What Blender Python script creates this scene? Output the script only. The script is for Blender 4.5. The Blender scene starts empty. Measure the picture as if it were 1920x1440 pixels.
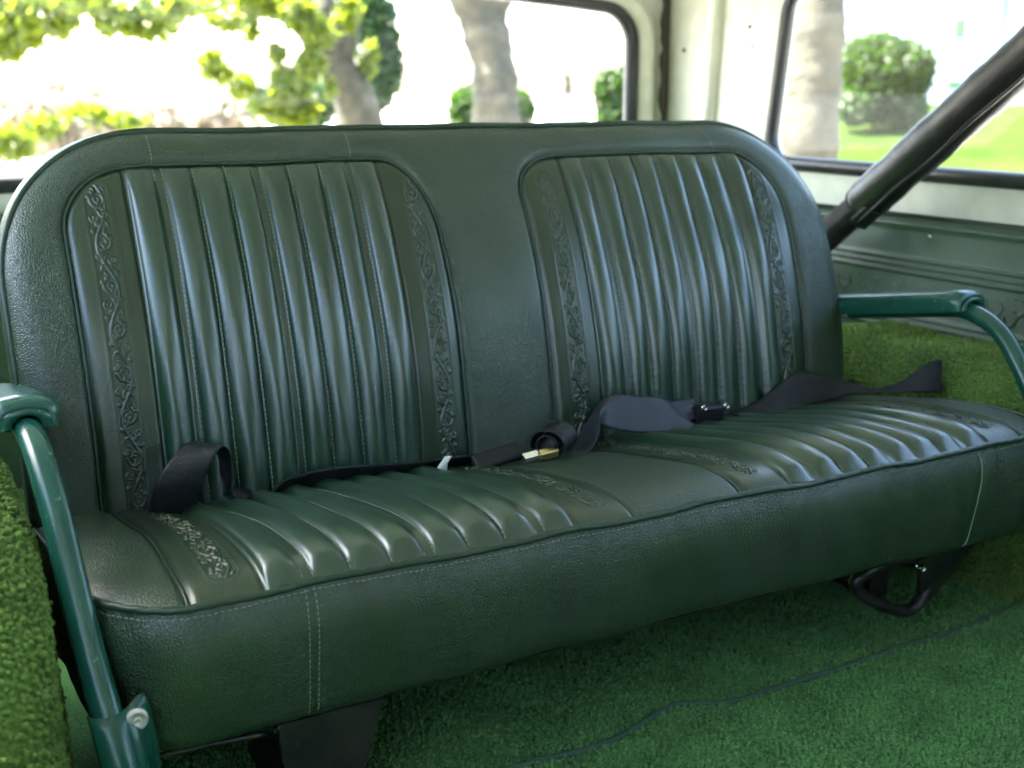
import bpy, math, random
import numpy as np
from mathutils import Vector, Matrix
random.seed(7); rng = np.random.default_rng(7)
S = bpy.context.scene
COL = S.collection
R_ = math.radians

# ------------------------------------------------------------------ camera
F = 2190.0
CAM = np.array([-0.632, -0.8207, 0.6236])
_p = math.atan(550 / F)
UP = np.array([0, math.cos(_p), -math.sin(_p)])
XA = np.array([4170, 550, F]); XA = XA / np.linalg.norm(XA)
YA = np.cross(XA, UP)
RW = np.array([XA, YA, UP])                     # camera (right, up, forward) -> world
cd = bpy.data.cameras.new('camera'); cam = bpy.data.objects.new('camera', cd); COL.objects.link(cam)
r_, u_, f_ = RW[:, 0], RW[:, 1], RW[:, 2]
cam.matrix_world = Matrix(((r_[0], u_[0], -f_[0], CAM[0]), (r_[1], u_[1], -f_[1], CAM[1]), (r_[2], u_[2], -f_[2], CAM[2]), (0, 0, 0, 1)))
cd.sensor_width = 36; cd.lens = F / 1920 * 36; cd.clip_start = 0.02; cd.clip_end = 1000
cd.dof.use_dof = True; cd.dof.focus_distance = 1.08; cd.dof.aperture_fstop = 5.6
S.camera = cam

# ------------------------------------------------------------------ light
w = bpy.data.worlds.new('World'); S.world = w; w.use_nodes = True
nt = w.node_tree; bg = nt.nodes['Background']
sky = nt.nodes.new('ShaderNodeTexSky'); sky.sky_type = 'NISHITA'; sky.sun_disc = False
SUN_EL, SUN_AZ = 56, 328          # azimuth clockwise from +Y (towards the rear of the car)
sky.sun_elevation = R_(SUN_EL); sky.sun_rotation = R_(SUN_AZ); sky.air_density = 1.0; sky.dust_density = 3.0
nt.links.new(sky.outputs[0], bg.inputs[0]); bg.inputs[1].default_value = 0.15
sl = bpy.data.lights.new('sun', 'SUN'); sl.energy = 4.8; sl.angle = R_(0.5); sl.color = (1, .95, .87)
so = bpy.data.objects.new('sun', sl); COL.objects.link(so)
az, el = R_(SUN_AZ), R_(SUN_EL)
sd = Vector((math.sin(az) * math.cos(el), math.cos(az) * math.cos(el), math.sin(el)))
so.rotation_euler = sd.to_track_quat('Z', 'Y').to_euler()
S.view_settings.view_transform = 'Standard'; S.view_settings.look = 'None'
S.view_settings.exposure = 3.85; S.view_settings.gamma = 1
S.cycles.use_denoising = True
S.cycles.max_bounces = 10; S.cycles.diffuse_bounces = 5; S.cycles.transparent_max_bounces = 24
S.cycles.caustics_reflective = False; S.cycles.caustics_refractive = False

# ------------------------------------------------------------------ helpers
def at(px, py, dist):
    "world point seen towards a direction at a distance (metres along the view axis)"
    d = RW @ np.array([px - 960, 720 - py, F]); return CAM + d * dist / F
def tag(o, label=None, cat=None, group=None, kind=None):
    if label: o['label'] = label
    if cat: o['category'] = cat
    if group: o['group'] = group
    if kind: o['kind'] = kind
    return o
def empty(name, loc, label=None, cat=None, group=None):
    o = bpy.data.objects.new(name, None); COL.objects.link(o); o.location = loc; o.empty_display_size = .05
    return tag(o, label, cat, group)
def link(name, me, mats, parent=None, smooth=True):
    o = bpy.data.objects.new(name, me); COL.objects.link(o)
    for m in (mats if isinstance(mats, (list, tuple)) else [mats]): me.materials.append(m)
    if smooth:
        me.polygons.foreach_set('use_smooth', np.ones(len(me.polygons), bool))
    if parent is not None:
        o.parent = parent
        bpy.context.view_layer.update()
        o.matrix_parent_inverse = parent.matrix_world.inverted()
    return o
class MB:
    def __init__(s): s.v = []; s.f = []; s.n = 0
    def add(s, V, Fc):
        V = np.asarray(V, float).reshape(-1, 3)
        s.v.append(V); s.f += [tuple(i + s.n for i in f) for f in Fc]; s.n += len(V)
    def build(s, name, mats, parent=None, smooth=True):
        me = bpy.data.meshes.new(name)
        me.from_pydata(np.concatenate(s.v).tolist(), [], s.f); me.update()
        return link(name, me, mats, parent, smooth)
    def grid(s, P, flip=False, closed=False):
        n, m = P.shape[:2]; Fc = []
        for i in range(n - 1):
            for j in range(m - (0 if closed else 1)):
                j2 = (j + 1) % m
                q = (i * m + j, i * m + j2, (i + 1) * m + j2, (i + 1) * m + j)
                Fc.append(q[::-1] if flip else q)
        s.add(P.reshape(-1, 3), Fc)
    def tube(s, pts, r, seg=12, caps=True, sx=1.0):
        pts = np.asarray(pts, float); n = len(pts)
        r = np.ones(n) * r
        T = np.gradient(pts, axis=0); T /= np.linalg.norm(T, axis=1)[:, None] + 1e-12
        a = np.array([0, 0, 1.]) if abs(T[0][2]) < .9 else np.array([1., 0, 0])
        N = np.cross(T[0], a); N /= np.linalg.norm(N); rings = []
        for i in range(n):
            N = N - T[i] * N.dot(T[i]); N /= np.linalg.norm(N) + 1e-12
            B = np.cross(T[i], N)
            th = np.arange(seg) * 2 * np.pi / seg
            rings.append(pts[i] + r[i] * (np.cos(th)[:, None] * N * sx + np.sin(th)[:, None] * B))
        base = s.n
        s.grid(np.array(rings), closed=True)
        if caps:
            s.f.append(tuple(base + i for i in range(seg))); s.f.append(tuple(base + (n - 1) * seg + i for i in range(seg))[::-1])
    def box(s, c, size, rot=None):
        c = np.asarray(c, float); h = np.asarray(size, float) / 2
        V = np.array([[x, y, z] for x in (-1, 1) for y in (-1, 1) for z in (-1, 1)]) * h
        if rot is not None: V = V @ np.array(rot).T
        s.add(V + c, [(0, 1, 3, 2), (4, 6, 7, 5), (0, 4, 5, 1), (2, 3, 7, 6), (0, 2, 6, 4), (1, 5, 7, 3)])
    def prism(s, poly, ex, a, b):
        "poly in the two other axes, extruded along axis ex from a to b"
        n = len(poly); V = []
        for t in (a, b):
            for p in poly:
                q = list(p); q.insert(ex, t); V.append(q)
        s.add(V, [tuple(range(n)), tuple(range(2 * n - 1, n - 1, -1))] + [(i, i + n, (i + 1) % n + n, (i + 1) % n) for i in range(n)])
def bevel(o, wd, seg=3, angle=35):
    m = o.modifiers.new('bevel', 'BEVEL'); m.width = wd; m.segments = seg; m.limit_method = 'ANGLE'; m.angle_limit = R_(angle); return o
def crv(P, n=60):
    "Catmull-Rom through points"
    P = np.asarray(P, float); Q = np.vstack([2 * P[0] - P[1], P, 2 * P[-1] - P[-2]]); out = []
    k = len(P) - 1; t = np.linspace(0, k, n)
    for x in t:
        i = min(int(x), k - 1); u = x - i
        p0, p1, p2, p3 = Q[i], Q[i + 1], Q[i + 2], Q[i + 3]
        out.append(.5 * ((2 * p1) + (-p0 + p2) * u + (2 * p0 - 5 * p1 + 4 * p2 - p3) * u * u + (-p0 + 3 * p1 - 3 * p2 + p3) * u ** 3))
    return np.array(out)
def sst(x): x = np.clip(x, 0, 1); return x * x * (3 - 2 * x)
def rotm(ax, ay, az_):
    return np.array(Matrix.Rotation(az_, 3, 'Z') @ Matrix.Rotation(ay, 3, 'Y') @ Matrix.Rotation(ax, 3, 'X'))

# ------------------------------------------------------------------ materials
def mat(name, col, rough=.5, metal=0, spec=.5, **kw):
    m = bpy.data.materials.new(name); m.use_nodes = True; b = m.node_tree.nodes['Principled BSDF']
    b.inputs['Base Color'].default_value = (*col, 1); b.inputs['Roughness'].default_value = rough
    b.inputs['Metallic'].default_value = metal; b.inputs['Specular IOR Level'].default_value = spec
    for k, v in kw.items(): b.inputs[k.replace('_', ' ')].default_value = v
    return m
def N(m, t, **kw):
    n = m.node_tree.nodes.new(t)
    for k, v in kw.items():
        if k in n.inputs.keys(): n.inputs[k].default_value = v
        else: setattr(n, k, v)
    return n
def L(m, a, b): m.node_tree.links.new(a, b)
def coords(m):
    return N(m, 'ShaderNodeNewGeometry').outputs['Position']
def ramp(m, fac, stops):
    r = N(m, 'ShaderNodeValToRGB'); L(m, fac, r.inputs[0]); e = r.color_ramp.elements
    while len(e) < len(stops): e.new(.5)
    for i, (p, c) in enumerate(stops): e[i].position = p; e[i].color = (*c, 1) if len(c) == 3 else c
    return r.outputs[0]
def noise(m, vec, scale, detail=4, rough=.5, dist=0):
    n = N(m, 'ShaderNodeTexNoise'); n.inputs['Scale'].default_value = scale; n.inputs['Detail'].default_value = detail
    n.inputs['Roughness'].default_value = rough; n.inputs['Distortion'].default_value = dist; L(m, vec, n.inputs['Vector']); return n
def math_(m, op, a, b):
    n = N(m, 'ShaderNodeMath', operation=op)
    for i, x in enumerate((a, b)):
        if hasattr(x, 'links'): L(m, x, n.inputs[i])
        else: n.inputs[i].default_value = x
    return n.outputs[0]
def bumpn(m, h, strength, dist, prev=None):
    b = N(m, 'ShaderNodeBump'); b.inputs['Strength'].default_value = strength; b.inputs['Distance'].default_value = dist
    L(m, h, b.inputs['Height'])
    if prev is not None: L(m, prev, b.inputs['Normal'])
    return b.outputs[0]
def colmix(m, vec, c1, c2, scale, lo=.35, hi=.65, detail=4):
    b = m.node_tree.nodes['Principled BSDF']; n = noise(m, vec, scale, detail)
    c = ramp(m, n.outputs[0], [(lo, c1), (hi, c2)]); L(m, c, b.inputs['Base Color']); return c
def vinyl(name, c1, c2, rough, cell, cells, wr, scratches=.0, coat=0.0, spec=.5):
    m = mat(name, c1, rough, spec=spec); b = m.node_tree.nodes['Principled BSDF']; g = coords(m)
    n0 = noise(m, g, 9, 5); c = ramp(m, n0.outputs[0], [(.3, c1), (.7, c2)])
    # fine pale dust and scuff lines
    nv = N(m, 'ShaderNodeVectorMath', operation='ADD'); nz = noise(m, g, 120, 3)
    sc = N(m, 'ShaderNodeVectorMath', operation='SCALE'); L(m, nz.outputs['Color'], sc.inputs[0]); sc.inputs['Scale'].default_value = .0035
    L(m, g, nv.inputs[0]); L(m, sc.outputs[0], nv.inputs[1])
    v = N(m, 'ShaderNodeTexVoronoi', feature='DISTANCE_TO_EDGE'); v.inputs['Scale'].default_value = cell; L(m, nv.outputs[0], v.inputs['Vector'])
    vs = N(m, 'ShaderNodeMapRange'); L(m, v.outputs['Distance'], vs.inputs[0]); vs.inputs['From Max'].default_value = .22; vs.interpolation_type = 'SMOOTHSTEP'
    # where the grain is deep and where it is rubbed smooth
    msk = ramp(m, noise(m, g, 7, 3).outputs[0], [(.35, (.25, .25, .25)), (.65, (1, 1, 1))])
    h = math_(m, 'MULTIPLY', vs.outputs[0], msk)
    nb = bumpn(m, h, cells, .0006)
    # long soft folds and a sparse net of stretch creases
    nb = bumpn(m, noise(m, g, 48, 2, .4).outputs[0], wr, .0009, nb)
    cz = N(m, 'ShaderNodeVectorMath', operation='SCALE'); nz2 = noise(m, g, 26, 4); L(m, nz2.outputs['Color'], cz.inputs[0]); cz.inputs['Scale'].default_value = .05
    ca = N(m, 'ShaderNodeVectorMath', operation='ADD'); L(m, g, ca.inputs[0]); L(m, cz.outputs[0], ca.inputs[1])
    v2 = N(m, 'ShaderNodeTexVoronoi', feature='DISTANCE_TO_EDGE'); v2.inputs['Scale'].default_value = 62; L(m, ca.outputs[0], v2.inputs['Vector'])
    c2_ = N(m, 'ShaderNodeMapRange'); L(m, v2.outputs['Distance'], c2_.inputs[0]); c2_.inputs['From Max'].default_value = .07; c2_.interpolation_type = 'SMOOTHSTEP'
    ck = ramp(m, noise(m, g, 15, 3).outputs[0], [(.5, (0, 0, 0)), (.62, (1, 1, 1))])
    inv = math_(m, 'MULTIPLY', math_(m, 'SUBTRACT', 1.0, c2_.outputs[0]), ck)
    nb = bumpn(m, inv, wr, -.0008, nb)
    fn = noise(m, g, 900, 2); nb = bumpn(m, fn.outputs[0], .25, .0003, nb)
    L(m, nb, b.inputs['Normal'])
    rr = ramp(m, noise(m, g, 22, 5, .6).outputs[0], [(.3, (rough - .015,) * 3), (.7, (rough + .03,) * 3)]); L(m, rr, b.inputs['Roughness'])
    spk = ramp(m, noise(m, g, 420, 2).outputs[0], [(.74, (0, 0, 0)), (.78, (1, 1, 1))])
    mx = N(m, 'ShaderNodeMix', data_type='RGBA'); L(m, spk, mx.inputs[0]); L(m, c, mx.inputs[6]); mx.inputs[7].default_value = (.12, .15, .12, 1)
    L(m, mx.outputs[2], b.inputs['Base Color'])
    b.inputs['Coat Weight'].default_value = coat; b.inputs['Coat Roughness'].default_value = .29
    return m
M = {}
M['grain'] = vinyl('green_grained_vinyl', (.009, .028, .012), (.015, .040, .017), .37, 330, .9, .30, spec=.7)
M['smooth'] = vinyl('green_smooth_vinyl', (.004, .026, .010), (.007, .036, .014), .31, 520, .12, .10, spec=.75, coat=.35)
M['strip'] = vinyl('green_embossed_vinyl', (.007, .023, .008), (.013, .034, .012), .33, 480, .16, .2, spec=.65, coat=.1)
M['pipe'] = mat('dark_green_piping', (.013, .034, .018), .4)
M['thread'] = mat('sage_thread', (.20, .27, .18), .75)
def paint(name, c1, c2, rough=.3, chips=None):
    m = mat(name, c1, rough); g = coords(m); b = m.node_tree.nodes['Principled BSDF']
    c = colmix(m, g, c1, c2, 30)
    if chips:
        k = ramp(m, noise(m, g, 95, 4, .7).outputs[0], [(.68, (0, 0, 0)), (.71, (1, 1, 1))])
        mx = N(m, 'ShaderNodeMix', data_type='RGBA'); L(m, k, mx.inputs[0]); L(m, c, mx.inputs[6]); mx.inputs[7].default_value = (*chips, 1); L(m, mx.outputs[2], b.inputs['Base Color'])
    n = bumpn(m, noise(m, g, 60, 4).outputs[0], .12, .002); L(m, n, b.inputs['Normal']); return m
M['green_paint'] = paint('green_enamel', (.006, .056, .038), (.009, .072, .050), .24, (.25, .30, .26))
M['white_paint'] = paint('cream_white_paint', (.60, .60, .51), (.68, .67, .58), .45)
M['headliner'] = mat('grey_headliner', (.46, .49, .49), .8)
M['rubber'] = paint('black_rubber', (.012, .014, .017), (.02, .022, .025), .42)
M['black_metal'] = paint('scuffed_black_paint', (.010, .010, .011), (.03, .026, .024), .33, (.14, .08, .06))
M['pad'] = vinyl('black_vinyl_padding', (.006, .007, .008), (.010, .011, .012), .36, 420, .3, .35)
M['trim'] = vinyl('green_trim_vinyl', (.046, .080, .052), (.064, .104, .068), .36, 360, .4, .3)
M['bolt'] = paint('zinc_bolt', (.55, .55, .5), (.65, .64, .6), .4)
M['chrome'] = mat('chrome', (.8, .8, .8), .14, 1)
M['brass'] = mat('yellowed_metal', (.62, .55, .25), .25, 1)
M['plastic'] = mat('black_plastic', (.010, .012, .013), .45, spec=.3)
M['tagm'] = mat('white_label_cloth', (.6, .62, .56), .8)
def web(name, c1, c2, rough):
    m = mat(name, c1, rough, spec=.35); g = coords(m); b = m.node_tree.nodes['Principled BSDF']
    c = colmix(m, g, c1, c2, 25)
    wv = N(m, 'ShaderNodeTexWave', wave_type='BANDS'); wv.inputs['Scale'].default_value = 190; wv.inputs['Distortion'].default_value = .6
    wv.bands_direction = 'DIAGONAL'; L(m, g, wv.inputs['Vector'])
    n1 = bumpn(m, wv.outputs[0], .35, .0005); n1 = bumpn(m, noise(m, g, 700, 2).outputs[0], .3, .0004, n1); L(m, n1, b.inputs['Normal']); return m
M['web'] = web('black_webbing', (.005, .0075, .0075), (.009, .012, .012), .55)
M['web_blue'] = web('faded_blue_black_webbing', (.013, .018, .022), (.019, .025, .031), .45)
def carpet_m(name, c1, c2, c3):
    m = mat(name, c1, .95, spec=.05, Sheen_Weight=.08); g = coords(m); b = m.node_tree.nodes['Principled BSDF']
    a = ramp(m, noise(m, g, 330, 3).outputs[0], [(.3, c1), (.5, c2), (.72, c3)])
    bb = ramp(m, noise(m, g, 14, 4).outputs[0], [(.3, (.75, .75, .75)), (.7, (1.15, 1.15, 1.15))])
    mx = N(m, 'ShaderNodeMix', data_type='RGBA', blend_type='MULTIPLY'); mx.inputs[0].default_value = 1
    L(m, a, mx.inputs[6]); L(m, bb, mx.inputs[7]); L(m, mx.outputs[2], b.inputs['Base Color']); return m
M['carpet'] = carpet_m('green_carpet', (.050, .150, .042), (.080, .21, .062), (.13, .28, .09))
M['carpet_arch'] = carpet_m('olive_green_carpet', (.050, .105, .018), (.085, .155, .030), (.15, .235, .055))
def glass(name):
    m = bpy.data.materials.new(name); m.use_nodes = True; t = m.node_tree; t.nodes.remove(t.nodes['Principled BSDF'])
    tr = N(m, 'ShaderNodeBsdfTransparent'); tr.inputs[0].default_value = (.96, .98, .965, 1); gl = N(m, 'ShaderNodeBsdfGlossy'); gl.inputs['Roughness'].default_value = .02
    lw = N(m, 'ShaderNodeLayerWeight'); pw = math_(m, 'POWER', lw.outputs['Facing'], 5.0); fr = math_(m, 'ADD', math_(m, 'MULTIPLY', pw, .8), .008); mx = N(m, 'ShaderNodeMixShader')
    L(m, fr, mx.inputs[0]); L(m, tr.outputs[0], mx.inputs[1]); L(m, gl.outputs[0], mx.inputs[2]); L(m, mx.outputs[0], t.nodes['Material Output'].inputs[0]); return m
M['glass'] = glass('window_glass')
def leafm(name, c1, c2, tr):
    m = bpy.data.materials.new(name); m.use_nodes = True; b = m.node_tree.nodes['Principled BSDF']
    oi = N(m, 'ShaderNodeNewGeometry'); c = ramp(m, oi.outputs['Random Per Island'], [(0, c1), (1, c2)])
    L(m, c, b.inputs['Base Color']); b.inputs['Roughness'].default_value = .5
    t = N(m, 'ShaderNodeBsdfTranslucent'); t.inputs[0].default_value = (*tr, 1); mx = N(m, 'ShaderNodeMixShader'); mx.inputs[0].default_value = .45
    L(m, b.outputs[0], mx.inputs[1]); L(m, t.outputs[0], mx.inputs[2]); L(m, mx.outputs[0], m.node_tree.nodes['Material Output'].inputs[0]); return m
M['leaf_y'] = leafm('spring_leaves', (.05, .085, .005), (.08, .11, .008), (.22, .28, .012))
M['leaf_g'] = leafm('green_leaves', (.012, .035, .008), (.025, .055, .012), (.03, .08, .018))
M['leaf_d'] = leafm('hedge_leaves', (.010, .034, .003), (.032, .070, .005), (.04, .10, .006))
M['leaf_p'] = leafm('pale_blossom', (.30, .20, .16), (.36, .34, .22), (.30, .26, .2))
def barkm(name, c1, c2):
    m = mat(name, c1, .85); g = coords(m); colmix(m, g, c1, c2, 9, .4, .6, 5); b = m.node_tree.nodes['Principled BSDF']
    L(m, bumpn(m, noise(m, g, 22, 6, .65).outputs[0], .6, .03), b.inputs['Normal']); return m
M['bark'] = barkm('grey_tan_bark', (.036, .033, .020), (.068, .057, .034))
M['stucco'] = barkm('white_stucco', (.74, .73, .70), (.8, .79, .76))
M['greenglass'] = mat('green_window', (.10, .22, .08), .2)
M['greymetal'] = mat('grey_post', (.25, .28, .3), .5)
def grassm():
    m = mat('lawn_grass', (.08, .16, .02), 1.0, spec=0); g = coords(m); colmix(m, g, (.024, .050, .009), (.050, .076, .018), 1.6, .3, .7, 6)
    b = m.node_tree.nodes['Principled BSDF']; L(m, bumpn(m, noise(m, g, 30, 4).outputs[0], 1, .05), b.inputs['Normal']); return m
M['grass'] = grassm()
M['pave'] = barkm('pale_concrete', (.40, .38, .34), (.48, .46, .42))

# ================================================================== OUTSIDE
g = MB(); g.box((0, 0, -.70), (600, 600, .1)); tag(g.build('ground', M['pave'], smooth=False), kind='structure')
# raised lawn bank seen through the side window
bx = np.linspace(7.6, 60, 50); by = np.linspace(-25, 60, 90); P = np.zeros((50, 90, 3))
for i, x in enumerate(bx):
    for j, y in enumerate(by):
        dd = math.hypot(x + .63, y + .82); k_ = sst((1.42 - y / x) / .16); e = sst((dd - 9.2) / 4.5) * k_ - .12 * (1 - k_)
        P[i, j] = (x, y, -.66 + .93 * e + .03 * math.sin(x * 1.3 + y * .7) + .02 * math.sin(y * 2.1))
g = MB(); g.grid(P); tag(g.build('lawn', M['grass']), kind='structure')

def leafcloud(clumps, n, size, seed, flat=.0, shell=.5):
    "many leaf-sized quads spread through ellipsoid clumps"
    rg = np.random.default_rng(seed); vol = np.array([c[1][0] * c[1][1] * c[1][2] for c in clumps]); pr = vol ** .8 / (vol ** .8).sum()
    k = rg.choice(len(clumps), n, p=pr); ctr = np.array([c[0] for c in clumps])[k]; rad = np.array([c[1] for c in clumps])[k]
    d = rg.normal(size=(n, 3)); d /= np.linalg.norm(d, axis=1)[:, None]; r = rg.random(n) ** (1 / 3.) * (1 - shell) + shell * (0.9 + .22 * rg.random(n)) * (rg.random(n) ** .3)
    c = ctr + d * rad * r[:, None]
    a = rg.normal(size=(n, 3)); a /= np.linalg.norm(a, axis=1)[:, None]; b = np.cross(a, rg.normal(size=(n, 3))); b /= np.linalg.norm(b, axis=1)[:, None]
    s = size * (.6 + .8 * rg.random(n))[:, None]
    V = np.stack([c - a * s, c + b * s * .45 + a * s * .1, c + a * s, c - b * s * .45 + a * s * .1], 1).reshape(-1, 3)
    me = bpy.data.meshes.new('leaves'); me.vertices.add(4 * n); me.vertices.foreach_set('co', V.ravel())
    me.loops.add(4 * n); me.loops.foreach_set('vertex_index', np.arange(4 * n)); me.polygons.add(n)
    me.polygons.foreach_set('loop_start', np.arange(n) * 4); me.update(calc_edges=True); return me
def trunk(mb, pts, r, seg=20, seed=0):
    p = crv(pts, 40); n = len(p); rr = np.interp(np.linspace(0, 1, n), np.linspace(0, 1, len(r)), r)
    rr = rr * (1 + .05 * np.sin(np.arange(n) * .9 + seed) + .04 * np.sin(np.arange(n) * 2.3 + seed * 2)); mb.tube(p, rr, seg)
def clumps_px(L_): return [(at(x, y, d), (rx, rx, rz)) for x, y, d, rx, rz in L_]
# tree with low leaning trunk and fresh leaves
D1 = 8.4; b0 = at(680, 300, D1); b0[2] = -.68
t1 = empty('street_tree', b0, 'leaning street tree with fresh yellow-green leaves seen through the rear window', 'tree')
m = MB(); trunk(m, [b0, at(672, 215, D1), at(628, 120, D1), at(612, 20, D1), at(640, -120, D1 + .2)], [.21, .16, .125, .12, .10])
trunk(m, [at(622, 110, D1), at(560, 40, D1 - .2), at(470, -15, D1 - .5), at(380, -60, D1 - .8)], [.10, .09, .06, .04], 12)
trunk(m, [at(640, 150, D1), at(655, 60, D1), at(668, -40, D1 + .1)], [.07, .07, .06], 12)
m.build('trunk', M['bark'], t1)
cl = clumps_px([(500, 6, 8, .22, .10), (410, 135, 8.1, .12, .07), (395, 115, 8, .08, .08), (455, 165, 8, .10, .08), (540, 165, 8.1, .14, .16), (585, 120, 7.9, .10, .14), (560, 210, 8.2, .16, .12), (600, 60, 7.8, .12, .10), (430, 40, 8.2, .14, .07), (360, 15, 8.3, .16, .06), (560, 25, 7.8, .12, .12), (650, 30, 7.9, .10, .12), (470, 60, 8, .06, .10), (520, 100, 8, .07, .07), (620, 165, 8.0, .05, .09), (320, 55, 8.3, .08, .06), (690, 110, 8.3, .08, .14), (500, 205, 8.2, .12, .07)])
link('crown', leafcloud(cl, 2300, .052, 3, shell=.15), M['leaf_y'], t1, False)
# darker leafy tree behind
t2 = empty('shade_tree', (*at(700, 300, 11)[:2], -.66), 'darker green leafy tree just behind the leaning trunk', 'tree')
m = MB(); trunk(m, [(*at(700, 300, 11)[:2], -.68), at(700, 160, 11), at(690, 60, 11)], [.09, .07, .05], 10); m.build('trunk', M['bark'], t2)
cl = clumps_px([(700, 60, 11, .25, .45), (715, 130, 11, .22, .3), (735, 120, 11, .12, .2), (700, 180, 11, .2, .15), (560, 200, 11.5, .4, .25), (500, 190, 11.4, .2, .15), (690, 10, 11, .2, .2)])
link('crown', leafcloud(cl, 5200, .052, 4), M['leaf_g'], t2, False)
# hanging branches at the top left
t3 = empty('leafy_branch_tree', (*at(-260, 300, 7.5)[:2], -.66), 'tree outside frame left whose leafy branches hang across the top left of the rear window', 'tree')
m = MB(); trunk(m, [(*at(-260, 300, 7.5)[:2], -.68), at(-260, 100, 7.5), at(-230, -200, 7.5)], [.2, .16, .14], 14)
trunk(m, [at(-240, -100, 7.5), at(-60, -40, 7.3), at(90, -10, 7.2), at(300, -10, 7.2)], [.1, .07, .04, .015], 10); m.build('trunk', M['bark'], t3)
cl = clumps_px([(20, 60, 7.2, .22, .14), (70, 30, 7.2, .28, .16), (10, 95, 7.2, .12, .08), (220, 35, 7.2, .16, .12), (300, 20, 7.3, .18, .1), (280, 60, 7.3, .1, .06), (130, -5, 7.1, .3, .1), (380, 0, 7.3, .2, .06), (10, 5, 7.2, .2, .15)])
link('crown', leafcloud(cl, 2500, .048, 5), M['leaf_y'], t3, False)
# thick bare trunk
D4 = 8.0; b4 = at(925, 300, D4); b4[2] = -.68
t4 = empty('plane_tree', b4, 'thick pale mottled trunk rising in the middle of the rear window', 'tree')
m = MB(); trunk(m, [b4, at(930, 220, D4), at(926, 130, D4), at(905, 40, D4), at(880, -40, D4), at(850, -130, D4)], [.19, .165, .15, .165, .19, .17], 24, 2)
trunk(m, [at(915, 30, D4), at(945, -60, D4), at(960, -150, D4)], [.13, .12, .1], 14, 1); m.build('trunk', M['bark'], t4)
cl = clumps_px([(880, -330, 8, .9, .4), (700, -300, 8, .6, .3)]); link('crown', leafcloud(cl, 1500, .09, 6), M['leaf_g'], t4, False)
# trunk by the side window
D5 = 6.0; b5 = at(1505, 360, D5); b5[2] = -.68
t5 = empty('roadside_tree', b5, 'straight grey trunk at the rear end of the side window', 'tree')
m = MB(); trunk(m, [b5, at(1508, 300, D5), at(1520, 150, D5), at(1532, 0, D5), at(1545, -200, D5)], [.185, .165, .155, .15, .14], 24, 4); m.build('trunk', M['bark'], t5)
cl = clumps_px([(1560, -560, 6.2, .8, .4)]); link('crown', leafcloud(cl, 900, .08, 8), M['leaf_g'], t5, False)
def bush(name, label, cat, clumps, n, size, seed, m_, grp=None, stem=True):
    c = np.mean([q[0] for q in clumps], 0); zg = c[2] - max(q[1][2] for q in clumps) * 1.1
    t = empty(name, (c[0], c[1], zg), label, cat, grp); link('foliage', leafcloud(clumps, n, size, seed, shell=.75), m_, t, False)
    b = MB()
    for k in range(4):
        a = k * 1.7; b.tube(crv([(c[0] + .05 * math.cos(a), c[1] + .05 * math.sin(a), zg - .5), (c[0] + .1 * math.cos(a), c[1] + .1 * math.sin(a), zg + .2), (c[0] + .25 * math.cos(a), c[1] + .25 * math.sin(a), c[2])], 8), .02, 6)
    b.build('stem', M['bark'], t); return t
bush('round_bush', 'clipped round green bush on the lawn, framed by the side window', 'bush',
     clumps_px([(1660, 150, 12.5, .46, .46), (1620, 120, 12.5, .3, .3), (1700, 130, 12.5, .32, .32), (1610, 200, 12.4, .25, .22), (1690, 205, 12.4, .3, .2), (1650, 95, 12.5, .3, .2)]), 9000, .045, 11, M['leaf_d'])
bush('clipped_hedge', 'low clipped hedge partly hidden by the thick pale trunk', 'hedge',
     clumps_px([(885, 195, 13, .28, .22), (870, 215, 13, .2, .3), (960, 200, 13, .28, .2), (925, 210, 13, .4, .25), (980, 220, 13, .13, .25)]), 5200, .045, 12, M['leaf_d'])
bush('tall_clipped_hedge', 'taller clipped hedge beside the right edge of the rear window', 'hedge',
     clumps_px([(1140, 180, 12.5, .17, .3), (1165, 165, 12.5, .2, .25), (1150, 240, 12.5, .22, .3)]), 3000, .045, 13, M['leaf_d'])
bush('blossom_shrub', 'pale pink and cream blossoming shrub, blown out in the left of the rear window', 'shrub',
     clumps_px([(60, 230, 13, .6, .35), (180, 215, 13, .5, .3), (280, 240, 13, .5, .3), (420, 225, 13.5, .45, .28), (120, 180, 13.5, .3, .2)]), 2600, .10, 14, M['leaf_p'])
bush('low_shrub', 'low green shrub behind the top left corner of the seat back', 'shrub',
     clumps_px([(20, 270, 10, .2, .16), (80, 240, 10.5, .2, .12), (160, 215, 11, .25, .1), (240, 225, 11, .2, .08)]), 900, .06, 15, M['leaf_y'])
# white house beyond the lawn
bc = at(1760, 100, 30); hn = np.array([.72, .69]);
ho = empty('white_house', (bc[0], bc[1], -.6), 'sunlit white house with small green windows beyond the lawn', 'house')
hu = np.array([hn[1], -hn[0]]); rz = math.atan2(hu[1], hu[0]); rot = rotm(0, 0, rz)
m = MB(); m.box((bc[0] + hn[0] * 3, bc[1] + hn[1] * 3, 2.6), (14, 6, 6.4), rot); m.build('wall', M['stucco'], ho, False)
for (px, py, ww, hh) in [(1800, 55, .28, .5), (1793, 160, .42, .22), (1890, 95, .5, .5)]:
    c = at(px, py, 29.9); d = (c[:2] - bc[:2]).dot(hn); c[:2] -= hn * (d + .02)
    m = MB(); m.box(c, (ww, .06, hh), rot); wn = m.build('window', M['greenglass'], ho, False)
    m = MB()
    for sx in (-1, 1): m.box(c + np.array([hu[0], hu[1], 0]) * sx * (ww / 2 + .03), (.06, .1, hh + .12), rot)
    for sz in (-1, 1): m.box(c + np.array([0, 0, sz * (hh / 2 + .03)]), (ww, .1, .06), rot)
    m.build('frame', M['stucco'], wn, False)
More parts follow.
